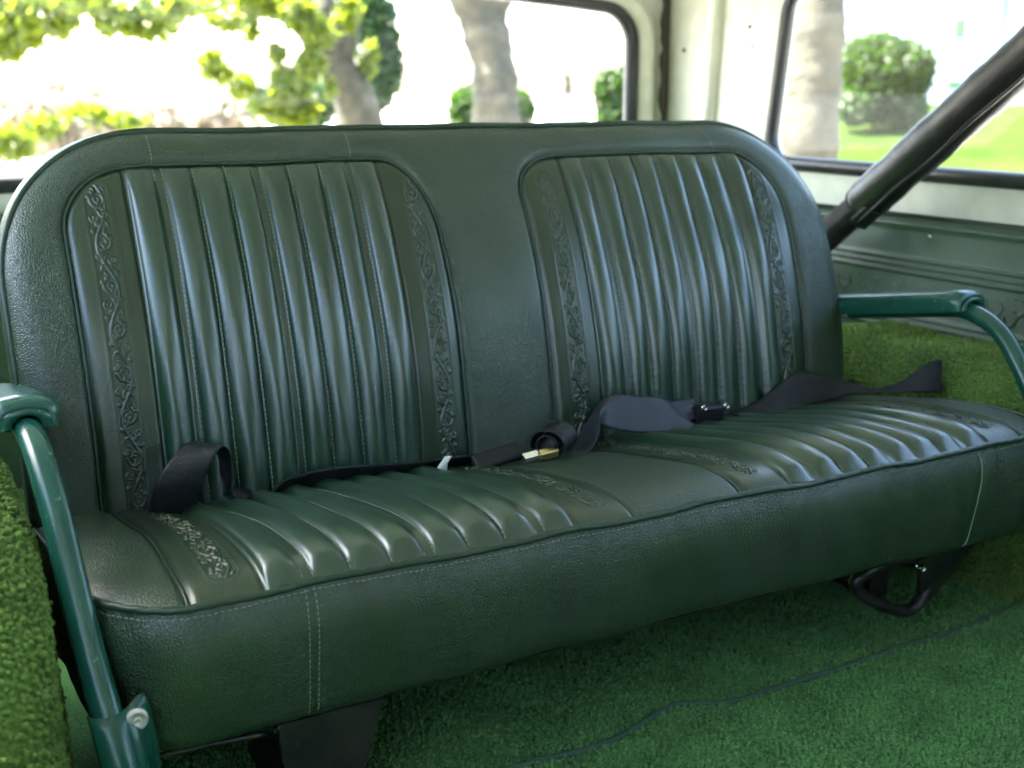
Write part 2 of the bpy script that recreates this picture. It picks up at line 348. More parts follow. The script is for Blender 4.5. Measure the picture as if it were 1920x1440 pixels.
# utility pole with wires
pb = at(1862, 200, 18); po = empty('utility_pole', (pb[0], pb[1], .2), 'grey utility pole with a transformer box and wires by the white house', 'pole')
m = MB(); m.tube([(pb[0], pb[1], -.1), (pb[0], pb[1], 3.4)], .11, 14); m.build('pole', M['greymetal'], po)
m = MB(); c = at(1872, 92, 18); m.box(c, (.5, .5, .16)); m.build('transformer', M['greymetal'], po, False)
m = MB()
for zz in (100, 112): m.tube(crv([at(1862, zz - 8, 18), at(1750, zz, 19), at(1600, zz - 14, 20)], 12), .012, 5)
m.build('wire', M['rubber'], po)
# gate and posts beyond the rear window
gb = at(1055, 235, 16); ga = empty('garden_gate', (gb[0], gb[1], -.66), 'pale grey-green garden gate between white posts, right of the thick trunk', 'gate')
m = MB(); m.box(at(1060, 222, 16), (.5, .05, .62), rotm(0, 0, -.48)); m.build('panel', mat('gate_paint', (.35, .42, .40), .6), ga, False)
m = MB()
for px in (1027, 1092):
    c = at(px, 215, 16); m.box((c[0], c[1], -.05), (.06 if px < 1050 else .14, .08, 1.2), rotm(0, 0, -.48))
m.build('post', M['greymetal'], ga, False)
# far tree, haze and blur put into its pale leaf colour
t6 = empty('far_tree', (*at(1065, 260, 30)[:2], -.66), 'faint brownish far tree above the garden gate', 'tree')
m = MB(); trunk(m, [(*at(1065, 260, 30)[:2], -.68), at(1065, 150, 30), at(1070, 100, 30)], [.12, .1, .05], 8); m.build('trunk', M['bark'], t6)
link('crown', leafcloud(clumps_px([(1065, 125, 30, .35, .3), (1045, 150, 30, .3, .2), (1080, 110, 30, .2, .3)]), 260, .12, 17), mat('hazed_brown_leaves', (.5, .42, .36), .8), t6, False)

# ================================================================== CAR BODY
body = empty('car_body', (0, 1.17, 0), 'cream-painted steel cabin shell with rear and side windows around the bench seat', 'car body')
XW, YR = .80, 1.17
# floor structure
floor = None
def rrect(x0, x1, y0, y1, r, n=8, lean=0.0):
    "rounded rectangle loop; lean shears the first axis with height"
    out = []
    for cx, cy, a0 in ((x1 - r, y0 + r, -90), (x1 - r, y1 - r, 0), (x0 + r, y1 - r, 90), (x0 + r, y0 + r, 180)):
        for k in range(n + 1):
            a = R_(a0 + 90 * k / n); px = cx + r * math.cos(a); py = cy + r * math.sin(a); out.append((px + lean * (py - y0), py))
    return out
def plate_hole(mb, outer, hole, conv):
    "flat plate: outer rect (x0,x1,y0,y1) with a rounded hole; conv maps (a,b)->3D"
    x0, x1, y0, y1 = outer; h = np.array(hole); c = h.mean(0); n = len(h); O = []
    for p in h:
        d = p - c; ts = []
        if d[0] > 0: ts.append((x1 - c[0]) / d[0])
        if d[0] < 0: ts.append((x0 - c[0]) / d[0])
        if d[1] > 0: ts.append((y1 - c[1]) / d[1])
        if d[1] < 0: ts.append((y0 - c[1]) / d[1])
        O.append(c + d * min(ts))
    # snap the outer ring to the corners
    O = np.array(O)
    for cx, cy in ((x0, y0), (x0, y1), (x1, y0), (x1, y1)):
        k = np.argmin(np.hypot(O[:, 0] - cx, O[:, 1] - cy)); O[k] = (cx, cy)
    V = [conv(*p) for p in h] + [conv(*p) for p in O]
    mb.add(V, [(i, (i + 1) % n, n + (i + 1) % n, n + i) for i in range(n)])
def solid(o, t, off=1):
    m_ = o.modifiers.new('thick', 'SOLIDIFY'); m_.thickness = t; m_.offset = off; return o
# rear wall with window
arc_ = lambda L_: [(a, b + .034 * max(0, 1 - (a / .70) ** 2) * (b > .66)) for a, b in L_]
rw = rrect(-.705, .705, .482, .775, .065); k_ = rw.index(max(rw, key=lambda p: (p[1], p[0])))
_top = [(x, .775) for x in np.linspace(.60, -.60, 16)]; _i = 17; rw = arc_(rw[:18] + _top + rw[18:])
m = MB(); plate_hole(m, (-.80, .80, -.02, .95), rw, lambda a, b: (a, YR, b)); rear = solid(m.build('rear_wall', M['white_paint'], body, False), .02, 0)
loop = np.array(rw + [rw[0]]); m = MB(); m.tube(np.column_stack([loop[:, 0], np.full(len(loop), YR - .012), loop[:, 1]]), .014, 12, False, 1.0); m.build('window_seal', M['rubber'], body)
fr = rrect(-.74, .738, .452, .80, .085); fr = arc_(fr[:18] + [(x, .80) for x in np.linspace(.60, -.60, 16)] + fr[18:]); loop = np.array(fr + [fr[0]]); m = MB(); m.tube(np.column_stack([loop[:, 0], np.full(len(loop), YR - .01), loop[:, 1]]), .020, 12, False); m.build('window_surround', M['white_paint'], body)
m = MB(); m.prism(rw, 1, YR - .004, YR + .001); m.build('window_pane', M['glass'], body, False)
# strip for the jagged gap beside the rear pillar, its shade put into the colour
m = MB(); zz = np.linspace(.3, .93, 40); jl = .762 + .003 * np.sin(zz * 90) + .004 * (np.sin(zz * 37) > .6) - .008 * sst((zz - .70) / .02) * sst((.745 - zz) / .02)
P = np.zeros((40, 4, 3))
for i in range(40): P[i] = [(jl[i], YR - .030, zz[i]), (jl[i], YR - .036, zz[i]), (.779, YR - .036, zz[i]), (.779, YR - .030, zz[i])]
m.grid(P, closed=True); m.build('pillar_gap_strip', mat('dark_gap_shade', (.03, .024, .016), .8), body)
# side walls with long windows (rear edge leans forward at the top)
for sx, hole_front in ((1, -.50), (-1, -.10)):
    sw = rrect(hole_front, .835, .500, .80, .05, lean=-.12)
    m = MB(); plate_hole(m, (-.17 if sx < 0 else -.56, YR, -.02, .95), sw, lambda a, b: (sx * XW, a, b)); solid(m.build('side_wall', M['white_paint'], body, False), .02, 0)
    lp = np.array(sw + [sw[0]]); m = MB(); m.tube(np.column_stack([np.full(len(lp), sx * (XW - .012)), lp[:, 0], lp[:, 1]]), .0125, 12, False); m.build('window_seal', M['rubber'], body)
    m = MB(); m.prism(sw, 0, sx * XW - .002, sx * XW + .003); m.build('window_pane', M['glass'], body, False)
    # rounded corner post between side window and rear
    m = MB(); m.tube([(sx * .785, 1.02, .44), (sx * .785, .985, .93)], .016, 12); m.build('corner_post', M['white_paint'], body)
m = MB(); m.box((0, -.235, .97), (1.66, 2.87, .03)); m.build('roof', M['headliner'], body, False)
sw = rrect(-1.85, -.70, .52, .80, .05); m = MB(); plate_hole(m, (-2.1, -.60, -.02, .95), sw, lambda a, b: (XW, a, b)); solid(m.build('side_door', M['white_paint'], body, False), .02, 0)
m = MB(); m.prism(sw, 0, XW - .002, XW + .003); m.build('window_pane', M['glass'], body, False)
m = MB(); m.box((0, -2.0, .25), (1.58, .30, .52)); bevel(m.build('dashboard', M['trim'], body, False), .04, 4)
for sx in (-1, 1): m = MB(); m.box((sx * .79, -.60 if sx > 0 else -.20, .46), (.05, .07 if sx > 0 else .05, .98)); m.build('door_pillar', M['white_paint'], body, False)
for sx in (-1, 1): m = MB(); m.box((sx * .77, -2.05, .70), (.06, .06, .52)); m.build('windshield_pillar', M['white_paint'], body, False)
m = MB(); m.box((0, 1.148, .215), (1.50, .02, .45)); m.build('tailgate_trim', M['trim'], body, False)
for (y, z, r) in ((.905, .735, .0035), (.895, .700, .0022), (1.10, .70, .005)): m = MB(); m.tube([(XW - .0095, y, z), (XW - .013, y, z)], [r, r * .7], 12); m.build('screw', M['black_metal'], body)
sw = rrect(-1.85, -.26, .47, .80, .05); m = MB(); plate_hole(m, (-2.1, -.18, -.02, .90), sw, lambda a, b: (-XW, a, b)); solid(m.build('side_door', M['white_paint'], body, False), .02, 0)
# unseen seat-shaped barrier added behind the camera to block low front light
fs = empty('front_light_barrier', (0, -1.35, 0), 'dark green seat-shaped barrier added behind the camera to keep low front light off the skirt', 'light barrier')
m = MB(); m.box((0, -1.42, .50), (1.44, .16, .74), rotm(-.12, 0, 0)); bevel(m.build('backrest', M['grain'], fs, False), .05, 5)
m = MB(); m.box((0, -1.68, .20), (1.30, .46, .22)); bevel(m.build('seat_cushion', M['grain'], fs, False), .05, 5)
# green trim panels on the side walls
def trim_panel(sx):
    ys = np.linspace(-.55 if sx > 0 else -.16, .98, 120); zs = np.concatenate([np.linspace(.02, .245, 30), np.linspace(.25, .39, 170), np.linspace(.395, .436, 40)])
    P = np.zeros((len(ys), len(zs), 3))
    for i, y in enumerate(ys):
        zc = zs
        h = np.full(len(zc), .012)
        for c in (.372, .362, .352, .283, .273, .263): h += .0046 * np.exp(-((zc - c) / .0028) ** 2)
        h += .010 * sst((.436 - zc) / .012) + .004 * np.exp(-((zc - .425) / .006) ** 2) + .0015 * np.sin(y * 9 + zc * 11) + .002 * np.exp(-(((y - .43) / .012) ** 2 + ((zc - .41) / .012) ** 2))
        P[i, :, 0] = sx * (XW - .0115 - h); P[i, :, 1] = y; P[i, :, 2] = zc + .012 * (.3 - y) * .4
    m = MB(); m.grid(P, flip=sx > 0)
    # embossed leaves along the band
    for k in range(30 if sx > 0 else 22):
        y0 = (-.5 if sx > 0 else -.1) + k * .05; s_ = 1 if k % 2 else -1
        for q in range(3):
            th = np.linspace(.3, 4.6, 14); rr = .017 * (1 - th / 6.2)
            cx = y0 + q * .016; cz = .316 + s_ * (.006 if q % 2 else -.008)
            m.tube(np.column_stack([np.full(14, sx * (XW - .0338)), cx + rr * np.cos(th + q), cz + rr * np.sin(th + q) * s_]), .0019, 6)
    o = m.build('trim_panel', M['trim'], body)
    b = MB(); b.tube([(sx * (XW - .022), .98, .432), (sx * (XW - .022), -.55 if sx > 0 else -.16, .4395 if sx > 0 else .4375)], .005, 8); b.build('trim_edge', M['pipe'], o)
trim_panel(1); trim_panel(-1)
for (y, z) in ((.43, .412), (.335, .268)): m = MB(); m.tube([(XW - .034, y, z), (XW - .038, y, z)], [.006, .004], 10); m.build('trim_screw', M['chrome'], body)

# ---- tufted carpets
def tufts(P, Nn, r, h, seed, jit=.35):
    "one small bulging loop of pile at every point"
    rg = np.random.default_rng(seed); n = len(P); P = P + rg.normal(size=P.shape) * r * jit
    a = np.cross(Nn, rg.normal(size=(n, 3))); a /= np.linalg.norm(a, axis=1)[:, None]; b = np.cross(Nn, a)
    hh = h * (.7 + .6 * rg.random(n))[:, None]; rr = r * (.8 + .5 * rg.random(n))[:, None]; ln = (a * rg.normal(size=(n, 1)) + b * rg.normal(size=(n, 1))) * r * .5
    base = P - Nn * h * .2
    rings = []
    for (k, q) in ((0, .8), (.55, 1.1), (.88, .7)):
        c = base + Nn * hh * k + ln * k
        rings += [c + rr * q * a, c + rr * q * b, c - rr * q * a, c - rr * q * b]
    V = np.stack(rings + [base + Nn * hh + ln], 1)
    f = []
    for k in (0, 4):
        for i in range(4): j = (i + 1) % 4; f.append((k + i, k + j, k + 4 + j, k + 4 + i))
    Q = np.array(f); T = np.array([(8 + i, 8 + (i + 1) % 4, 12) for i in range(4)])
    return V.reshape(-1, 3), (Q[None] + (np.arange(n) * 13)[:, None, None]).reshape(-1, 4), (T[None] + (np.arange(n) * 13)[:, None, None]).reshape(-1, 3)
def mesh_tufts(name, base, tf, mats, parent=None):
    "base = (V, quads) sheet; tf = tuft arrays"
    V0, Q0 = base; V1, Q1, T1 = tf; V = np.concatenate([V0, V1]); Q = np.concatenate([Q0, Q1 + len(V0)]); T = T1 + len(V0)
    me = bpy.data.meshes.new(name); me.vertices.add(len(V)); me.vertices.foreach_set('co', V.ravel())
    li = np.concatenate([Q.ravel(), T.ravel()]); me.loops.add(len(li)); me.loops.foreach_set('vertex_index', li)
    ls = np.concatenate([np.arange(len(Q)) * 4, len(Q) * 4 + np.arange(len(T)) * 3]); me.polygons.add(len(ls)); me.polygons.foreach_set('loop_start', ls); me.update(calc_edges=True)
    return link(name, me, mats, parent, True)
def quads(n, m_): i, j = np.meshgrid(np.arange(n - 1), np.arange(m_ - 1), indexing='ij'); a = (i * m_ + j).ravel(); return np.column_stack([a, a + m_, a + m_ + 1, a + 1])
SEAM = crv([(-.80, -.02), (-.5, .02), (-.30, .038), (-.156, .042), (-.08, .037), (-.037, .040), (.003, .051), (.040, .057), (.075, .042), (.109, .037), (.151, .041), (.202, .043), (.249, .040), (.305, .042), (.384, .048), (.57, .058), (.80, .066)], 260)
def seam_y(x): return np.interp(x, SEAM[:, 0], SEAM[:, 1])
def hfloor(x, y): return .003 * np.sin(x * 9 + 1) * np.sin(y * 11) + .002 * np.sin(x * 23 + y * 17)
def floor_sheet(name, x0, x1, yA, yB, z0, dens, seed, mats, parent=None):
    gx = np.linspace(x0, x1, 90); v = np.linspace(0, 1, 60); X = np.repeat(gx[:, None], 60, 1); ya = yA(gx)[:, None]; yb = yB(gx)[:, None]; Y = ya + (yb - ya) * v[None]
    Z = z0 + hfloor(X, Y)
    tx = np.arange(max(x0, -.45), min(x1, .80), dens); ty = np.arange(-.30, .52, dens); TX, TY = np.meshgrid(tx, ty); TX = TX + (np.arange(TX.shape[0]) % 2)[:, None] * dens / 2
    TX, TY = TX.ravel(), TY.ravel(); k = (TY > yA(TX) + .003) & (TY < yB(TX) - .003); TX, TY = TX[k], TY[k]
    P = np.column_stack([TX, TY, z0 + hfloor(TX, TY)]); Nn = np.tile([0, 0, 1.], (len(P), 1))
    return mesh_tufts(name, (np.stack([X, Y, Z], 2).reshape(-1, 3), quads(90, 60)), tufts(P, Nn, dens * .55, dens * 1.1, seed), mats, parent)
tag(floor_sheet('floor', -.79, .79, seam_y, lambda x: np.full_like(x, 1.16), -.004, .0042, 21, M['carpet']), kind='structure')
mt = empty('floor_carpet', (.2, -.1, 0), 'green loop-pile floor carpet with a wavy dark bound edge in front of the bench', 'carpet')
floor_sheet('pile', -.79, .79, lambda x: np.full_like(x, -1.5), seam_y, .002, .0042, 22, M['carpet'], mt)
m = MB(); m.tube(np.column_stack([SEAM[:, 0], SEAM[:, 1], .0030 + hfloor(SEAM[:, 0], SEAM[:, 1])]), .0042, 8); m.build('binding', mat('grey_green_binding', (.035, .085, .050), .85), mt)
m = MB(); m.tube(crv([(.46, .30, .004), (.55, .215, .004), (.66, .17, .005), (.78, .14, .005)], 20), .006, 8); m.build('rear_edge', M['rubber'], mt)
# wheel arches
def arch(sx, label):
    X0, X1, Z1, Ya, Yb, r = (.575, .785, .272, -.26, .84, .07) if sx > 0 else (.556, .785, .325, -.13, .50, .045)
    prof = []   # cross-section from inner foot up and over
    prof.append((X0 - .012, 0)); prof.append((X0 - .006, .12)); prof.append((X0, Z1 - r))
    for k in range(1, 9): a = math.pi / 2 * k / 8; prof.append((X0 + r - r * math.cos(a), Z1 - r + r * math.sin(a)))
    prof.append((X1, Z1 - .005))
    pr = np.array(prof); dl = np.r_[0, np.cumsum(np.hypot(*np.diff(pr, axis=0).T))]; t = np.linspace(0, dl[-1], 90); px = np.interp(t, dl, pr[:, 0]); pz = np.interp(t, dl, pr[:, 1])
    ys = np.linspace(Ya, Yb, 160); c = (Ya + Yb) / 2; hl = (Yb - Ya) / 2
    env = np.clip(1 - np.abs((ys - c) / hl) ** 3.2, 0, 1) ** .5
    P = np.zeros((160, 90, 3)); inset = .06 * (1 - env)
    P[:, :, 0] = sx * (px[None] + inset[:, None] * (px[None] < X0 + .1)); P[:, :, 1] = ys[:, None]; P[:, :, 2] = pz[None] * env[:, None]
    P[:, :, 2] += .004 * np.sin(ys * 30)[:, None] * (pz[None] / Z1)
    du = np.gradient(P, axis=0); dv = np.gradient(P, axis=1); Nn = np.cross(du, dv); Nn /= np.linalg.norm(Nn, axis=2)[:, :, None] + 1e-9; Nn *= -sx if Nn[80, 85, 2] * -sx > 0 else sx
    if Nn[80, 85, 2] < 0: Nn = -Nn
    # tuft positions by resampling
    sp = .0042; nv = int(dl[-1] / sp); nu = int((Yb - Ya) / sp)
    uu, vv = np.meshgrid(np.linspace(0, 158.99, nu), np.linspace(0, 88.99, nv), indexing='ij'); vv = vv + (np.arange(nu) % 2)[:, None] * .4; vv = np.clip(vv, 0, 88.99); i = uu.astype(int); j = vv.astype(int); a = (uu - i)[..., None]; b = (vv - j)[..., None]
    I = lambda A: A[i, j] * (1 - a) * (1 - b) + A[i + 1, j] * a * (1 - b) + A[i, j + 1] * (1 - a) * b + A[i + 1, j + 1] * a * b
    tp = I(P).reshape(-1, 3); tn = I(Nn).reshape(-1, 3); tn /= np.linalg.norm(tn, axis=1)[:, None]
    o = mesh_tufts('wheel_arch', (P.reshape(-1, 3), quads(160, 90)), tufts(tp, tn, .55 * sp, 1.15 * sp, 30 + sx), M['carpet_arch'], body); o['label'] = label
arch(1, 'olive green carpeted wheel arch beyond the right end of the bench'); arch(-1, 'shaggy green carpeted wheel arch at the left edge')

# ================================================================== ROLL BAR
rb = empty('roll_bar', (.70, .80, .25), 'black roll bar brace wrapped in worn black vinyl padding, slanting across the side window', 'roll bar')
A = np.array([.70, .79, .235]); dirn = np.array([0, -.785, .62]); dirn /= np.linalg.norm(dirn); K = np.array([.70, .512, .453])
m = MB(); m.tube([A, K + dirn * .8], .0235, 28); m.tube([A - dirn * .0, A + dirn * .006], .05, 20); m.build('tube', M['black_metal'], rb)
n = 60; q = np.linspace(0, 1, n); pts = K + dirn * (q * .78)[:, None]; rr = .0325 + .0007 * np.sin(q * 40) + .0005 * np.sin(q * 93); rr[0] = .030; rr[1] = .0325
m = MB(); m.tube(pts, rr, 36, True)
# overlapped sewn edge of the wrap, with a torn corner
e1 = np.array([0, .62, .785]); side = np.array([-1, 0, 0]);
def around(t, ang, r): return K + dirn * t + (r + .0025) * (math.cos(ang) * side + math.sin(ang) * e1)
st = [around(t, -.95 + .03 * math.sin(t * 30), .0322 + .0014 * math.sin(t * 47)) for t in np.linspace(0.0, .78, 70)]; m.tube(st, .0028, 6)
m.build('padding', M['pad'], rb)
m = MB()
for t in np.arange(.01, .77, .006): m.tube([around(t, -.78, .0325), around(t + .0035, -.78, .0325)], .0006, 5)
m.build('stitching', mat('black_thread', (.03, .03, .032), .7), rb)
m = MB(); P = np.array([[around(t, a, .0335 - .002 * (a + 1.2)) for a in np.linspace(-1.5, -.6, 8)] for t in np.linspace(-.012, .03, 6)]); m.grid(P); o = solid(m.build('torn_flap', M['pad'], rb), .0015)

# ================================================================== BENCH SEAT
bench = empty('bench_seat', (0, .18, 0), 'dark green vinyl rear bench seat with pleated panels and tooled scroll borders', 'bench seat')
BZ = np.array([.10, .18, .215, .29, .36, .40, .445, .495, .545, .585, .60]); BY = np.array([.330, .332, .336, .349, .363, .378, .398, .424, .450, .470, .477])
bc_ = np.polyfit(BZ, BY, 5); bdc = np.polyder(bc_)
def by_(z): return np.polyval(bc_, z)
W2, ZT = .531, .588
def ztop(x):
    a = np.clip((np.abs(x) - (W2 - .17)) / .17, 0, 1); return ZT - .145 * (1 - np.sqrt(np.clip(1 - a ** 2.3, 0, 1)))
def bnorm(z):
    d = np.polyval(bdc, z); n = np.stack([np.zeros_like(z), -np.ones_like(z), d], -1); return n / np.linalg.norm(n, axis=-1)[..., None]
xs_ = W2 - .17 * np.linspace(0, 1, 50)[::-1]; th = np.linspace(0, np.pi / 2, 60); xr = (W2 - .17) + .17 * np.sin(th)
bo = np.array([(-W2, .10)] + [(-x, ztop(x)) for x in xr[::-1]] + [(x, ZT) for x in np.linspace(-(W2 - .18), W2 - .18, 30)] + [(x, ztop(x)) for x in xr] + [(W2, .10)])
def ell_panel(xo, xi, zt, ao, bo_, ai, bi, sgn):
    "outline of an insert panel; xo = outer x, xi = inner x"
    o = [(xo, .08)]
    for k in range(17): a = np.pi / 2 * k / 16; o.append((xo + sgn * ao * (1 - math.cos(a)), zt - bo_ * (1 - math.sin(a))))
    for k in range(17): a = np.pi / 2 * (1 - k / 16); o.append((xi - sgn * ai * (1 - math.cos(a)), zt - bi * (1 - math.sin(a))))
    o.append((xi, .08)); return np.array(o)
pL = ell_panel(-.468, -.0600, .5495, .080, .062, .062, .085, 1); pR = ell_panel(.454, .0570, .5475, .072, .085, .062, .045, -1)
def dens(pl, step):
    d = np.r_[0, np.cumsum(np.hypot(*np.diff(pl, axis=0).T))]; t = np.linspace(0, d[-1], max(2, int(d[-1] / step))); return np.column_stack([np.interp(t, d, pl[:, 0]), np.interp(t, d, pl[:, 1])])
def distp(X, Z, pl):
    pl = dens(pl, .003); out = np.empty(X.size); x = X.ravel(); z = Z.ravel()
    for i in range(0, len(x), 20000): out[i:i + 20000] = np.sqrt(((x[i:i + 20000, None] - pl[None, :, 0]) ** 2 + (z[i:i + 20000, None] - pl[None, :, 1]) ** 2).min(1))
    return out.reshape(X.shape)
def inside(X, Z, pl):
    c = np.zeros(X.shape, bool); n = len(pl)
    for i in range(n):
        x1, z1 = pl[i]; x2, z2 = pl[(i + 1) % n]
        if z1 == z2: continue
        c ^= ((Z < z1) != (Z < z2)) & (X < (x2 - x1) * (Z - z1) / (z2 - z1) + x1)
    return c
U = .035
def ribs(xl, A):
    "pleats: xl is measured from the panel centre; nine seams, the 2nd, 5th and 8th doubled"
    u = xl / U + 4; k = np.clip(np.floor(u), 0, 7); fr = u - k; dbl = lambda i: ((i % 3) == 1)
    l = np.where(dbl(k), .13, .02); r = np.where(dbl(k + 1), .13, .02)
    t = np.clip((fr - l) / (1 - l - r), 0, 1); c = np.abs(2 * t - 1)
    h = A * np.clip(1 - c ** 2.1, 0, 1) ** .62
    return np.where((u > 0) & (u < 8), h, 0)
def seps():
    o = []
    for i in range(9):
        if i % 3 == 1: o += [(i - .125, i), (i + .125, i)]
        else: o.append((i, i))
    return [((a - 4) * U, i) for a, i in o]
def lowf(X, Z, s=1.0): return s * (.0011 * np.sin(X * 31 + Z * 12) + .0009 * np.sin(X * 17 - Z * 29 + 1) + .0004 * np.sin(X * 53 + Z * 41 + 2))
EMB = [(-.4345, -.4245), (-.0865, -.0865)]
def strip_edge(X, Z, xc, zt, zb, hw):
    "raised lip round an embossed strip with a round top"
    dz = np.maximum(Z - (zt - hw), 0); d = np.hypot(X - xc, dz) - hw; return np.where(Z > zb, .0007 * np.exp(-(d / .0012) ** 2) - .0008 * sst(-d / .002), 0)
ESB = [(-.4335, .5345), (-.0885, .5275), (.0905, .5275), (.4165, .5190)]
HW = .0122
def backD(X, Z):
    dO = distp(X, Z, bo); D = np.zeros(X.shape)
    Rr = .030; c = np.clip(1 - dO / Rr, 0, 1); D -= Rr * .8 * (1 - np.sqrt(1 - c ** 2))
    D += lowf(X, Z) + .004 * sst(dO / .10)
    for pl, cx in ((pL, -7.5 * U), (pR, 7.5 * U)):
        d = distp(X, Z, pl); ins = inside(X, Z, pl)
        D -= .0045 * np.exp(-(d / .0045) ** 2)
        # the seam pulls the cover in
        D -= .003 * np.exp(-d / .012)
        top = pl[:, 1].max(); f = sst((top - Z - .0) / .035) * .65 + .35 * sst((top - Z) / .006)
        w_ = np.minimum(1, .86 + .14 * np.cos(np.clip((Z - .36) / .2, -1, 1) * 2))
        rbs = ribs(X - cx, .0105) * f * w_ * (1 + .05 * np.sin(X * 260 + Z * 9) * np.sin(Z * 33 + X * 40))
        # small pucker creases across the pleats at the seams
        puck = .00035 * np.sin(Z * 700 + 6 * np.sin(X * 90)) * np.clip(1 - rbs / .0105, 0, 1) * (rbs > 0)
        D += np.where(ins, rbs + puck - .001, 0)
        xl = np.abs(X - cx); D += np.where(ins & (xl > 4 * U), .0015 * np.sin(np.clip((xl - 4 * U) / (2 * U), 0, 1) * np.pi), 0)
        D -= np.where(ins, .0035 * np.exp(-((xl - 4 * U) / .0022) ** 2), 0)
    for xc, zt in ESB: D += strip_edge(X, Z, xc, zt, .12, HW)
    return D
def backP(X, Z, D=None):
    X = np.asarray(X, float); Z = np.asarray(Z, float)
    if D is None: D = backD(X, Z)
    P = np.stack([X, by_(Z), Z], -1) + bnorm(Z) * D[..., None]; return P
def gridcols(w2, step, corner):
    a = np.arange(-(w2 - corner), w2 - corner, step); e = corner * np.sin(np.linspace(0, np.pi / 2, int(corner / step * 1.1)))
    return np.unique(np.round(np.r_[-(w2 - corner + e), a, w2 - corner + e], 5))
def split_mesh(P, masks_names, mats):
    n, m_ = P.shape[:2]; q = quads(n, m_); V = P.reshape(-1, 3); out = []
    for (nm, mask, mt_, par) in masks_names:
        cm = mask.reshape(-1)
        me = bpy.data.meshes.new(nm); qq = q[cm]; ids = np.unique(qq); mp = np.full(len(V), -1); mp[ids] = np.arange(len(ids)); qq = mp[qq]
        me.vertices.add(len(ids)); me.vertices.foreach_set('co', V[ids].ravel()); me.loops.add(qq.size); me.loops.foreach_set('vertex_index', qq.ravel())
        me.polygons.add(len(qq)); me.polygons.foreach_set('loop_start', np.arange(len(qq)) * 4); me.update(calc_edges=True); out.append((nm, me, mt_, par))
    return out
gx = gridcols(W2, .0016, .17); nv = 200; vv = np.linspace(0, 1, nv)
GX = np.repeat(gx[:, None], nv, 1); GZ = .13 + (ztop(gx)[:, None] - .13) * vv[None]
GD = backD(GX, GZ); GP = backP(GX, GZ, GD)
cxm = (GX[:-1, :-1] + GX[1:, 1:]) / 2; czm = (GZ[:-1, :-1] + GZ[1:, 1:]) / 2
mL = inside(cxm, czm, pL); mR = inside(cxm, czm, pR)
def join(me_list, name):
    "merge mesh data blocks into one"
    V = []; Fc = []; n = 0
    for me in me_list:
        v = np.zeros(len(me.vertices) * 3); me.vertices.foreach_get('co', v); V.append(v.reshape(-1, 3)); Fc += [tuple(i + n for i in p.vertices) for p in me.polygons]; n += len(me.vertices)
    return V, Fc
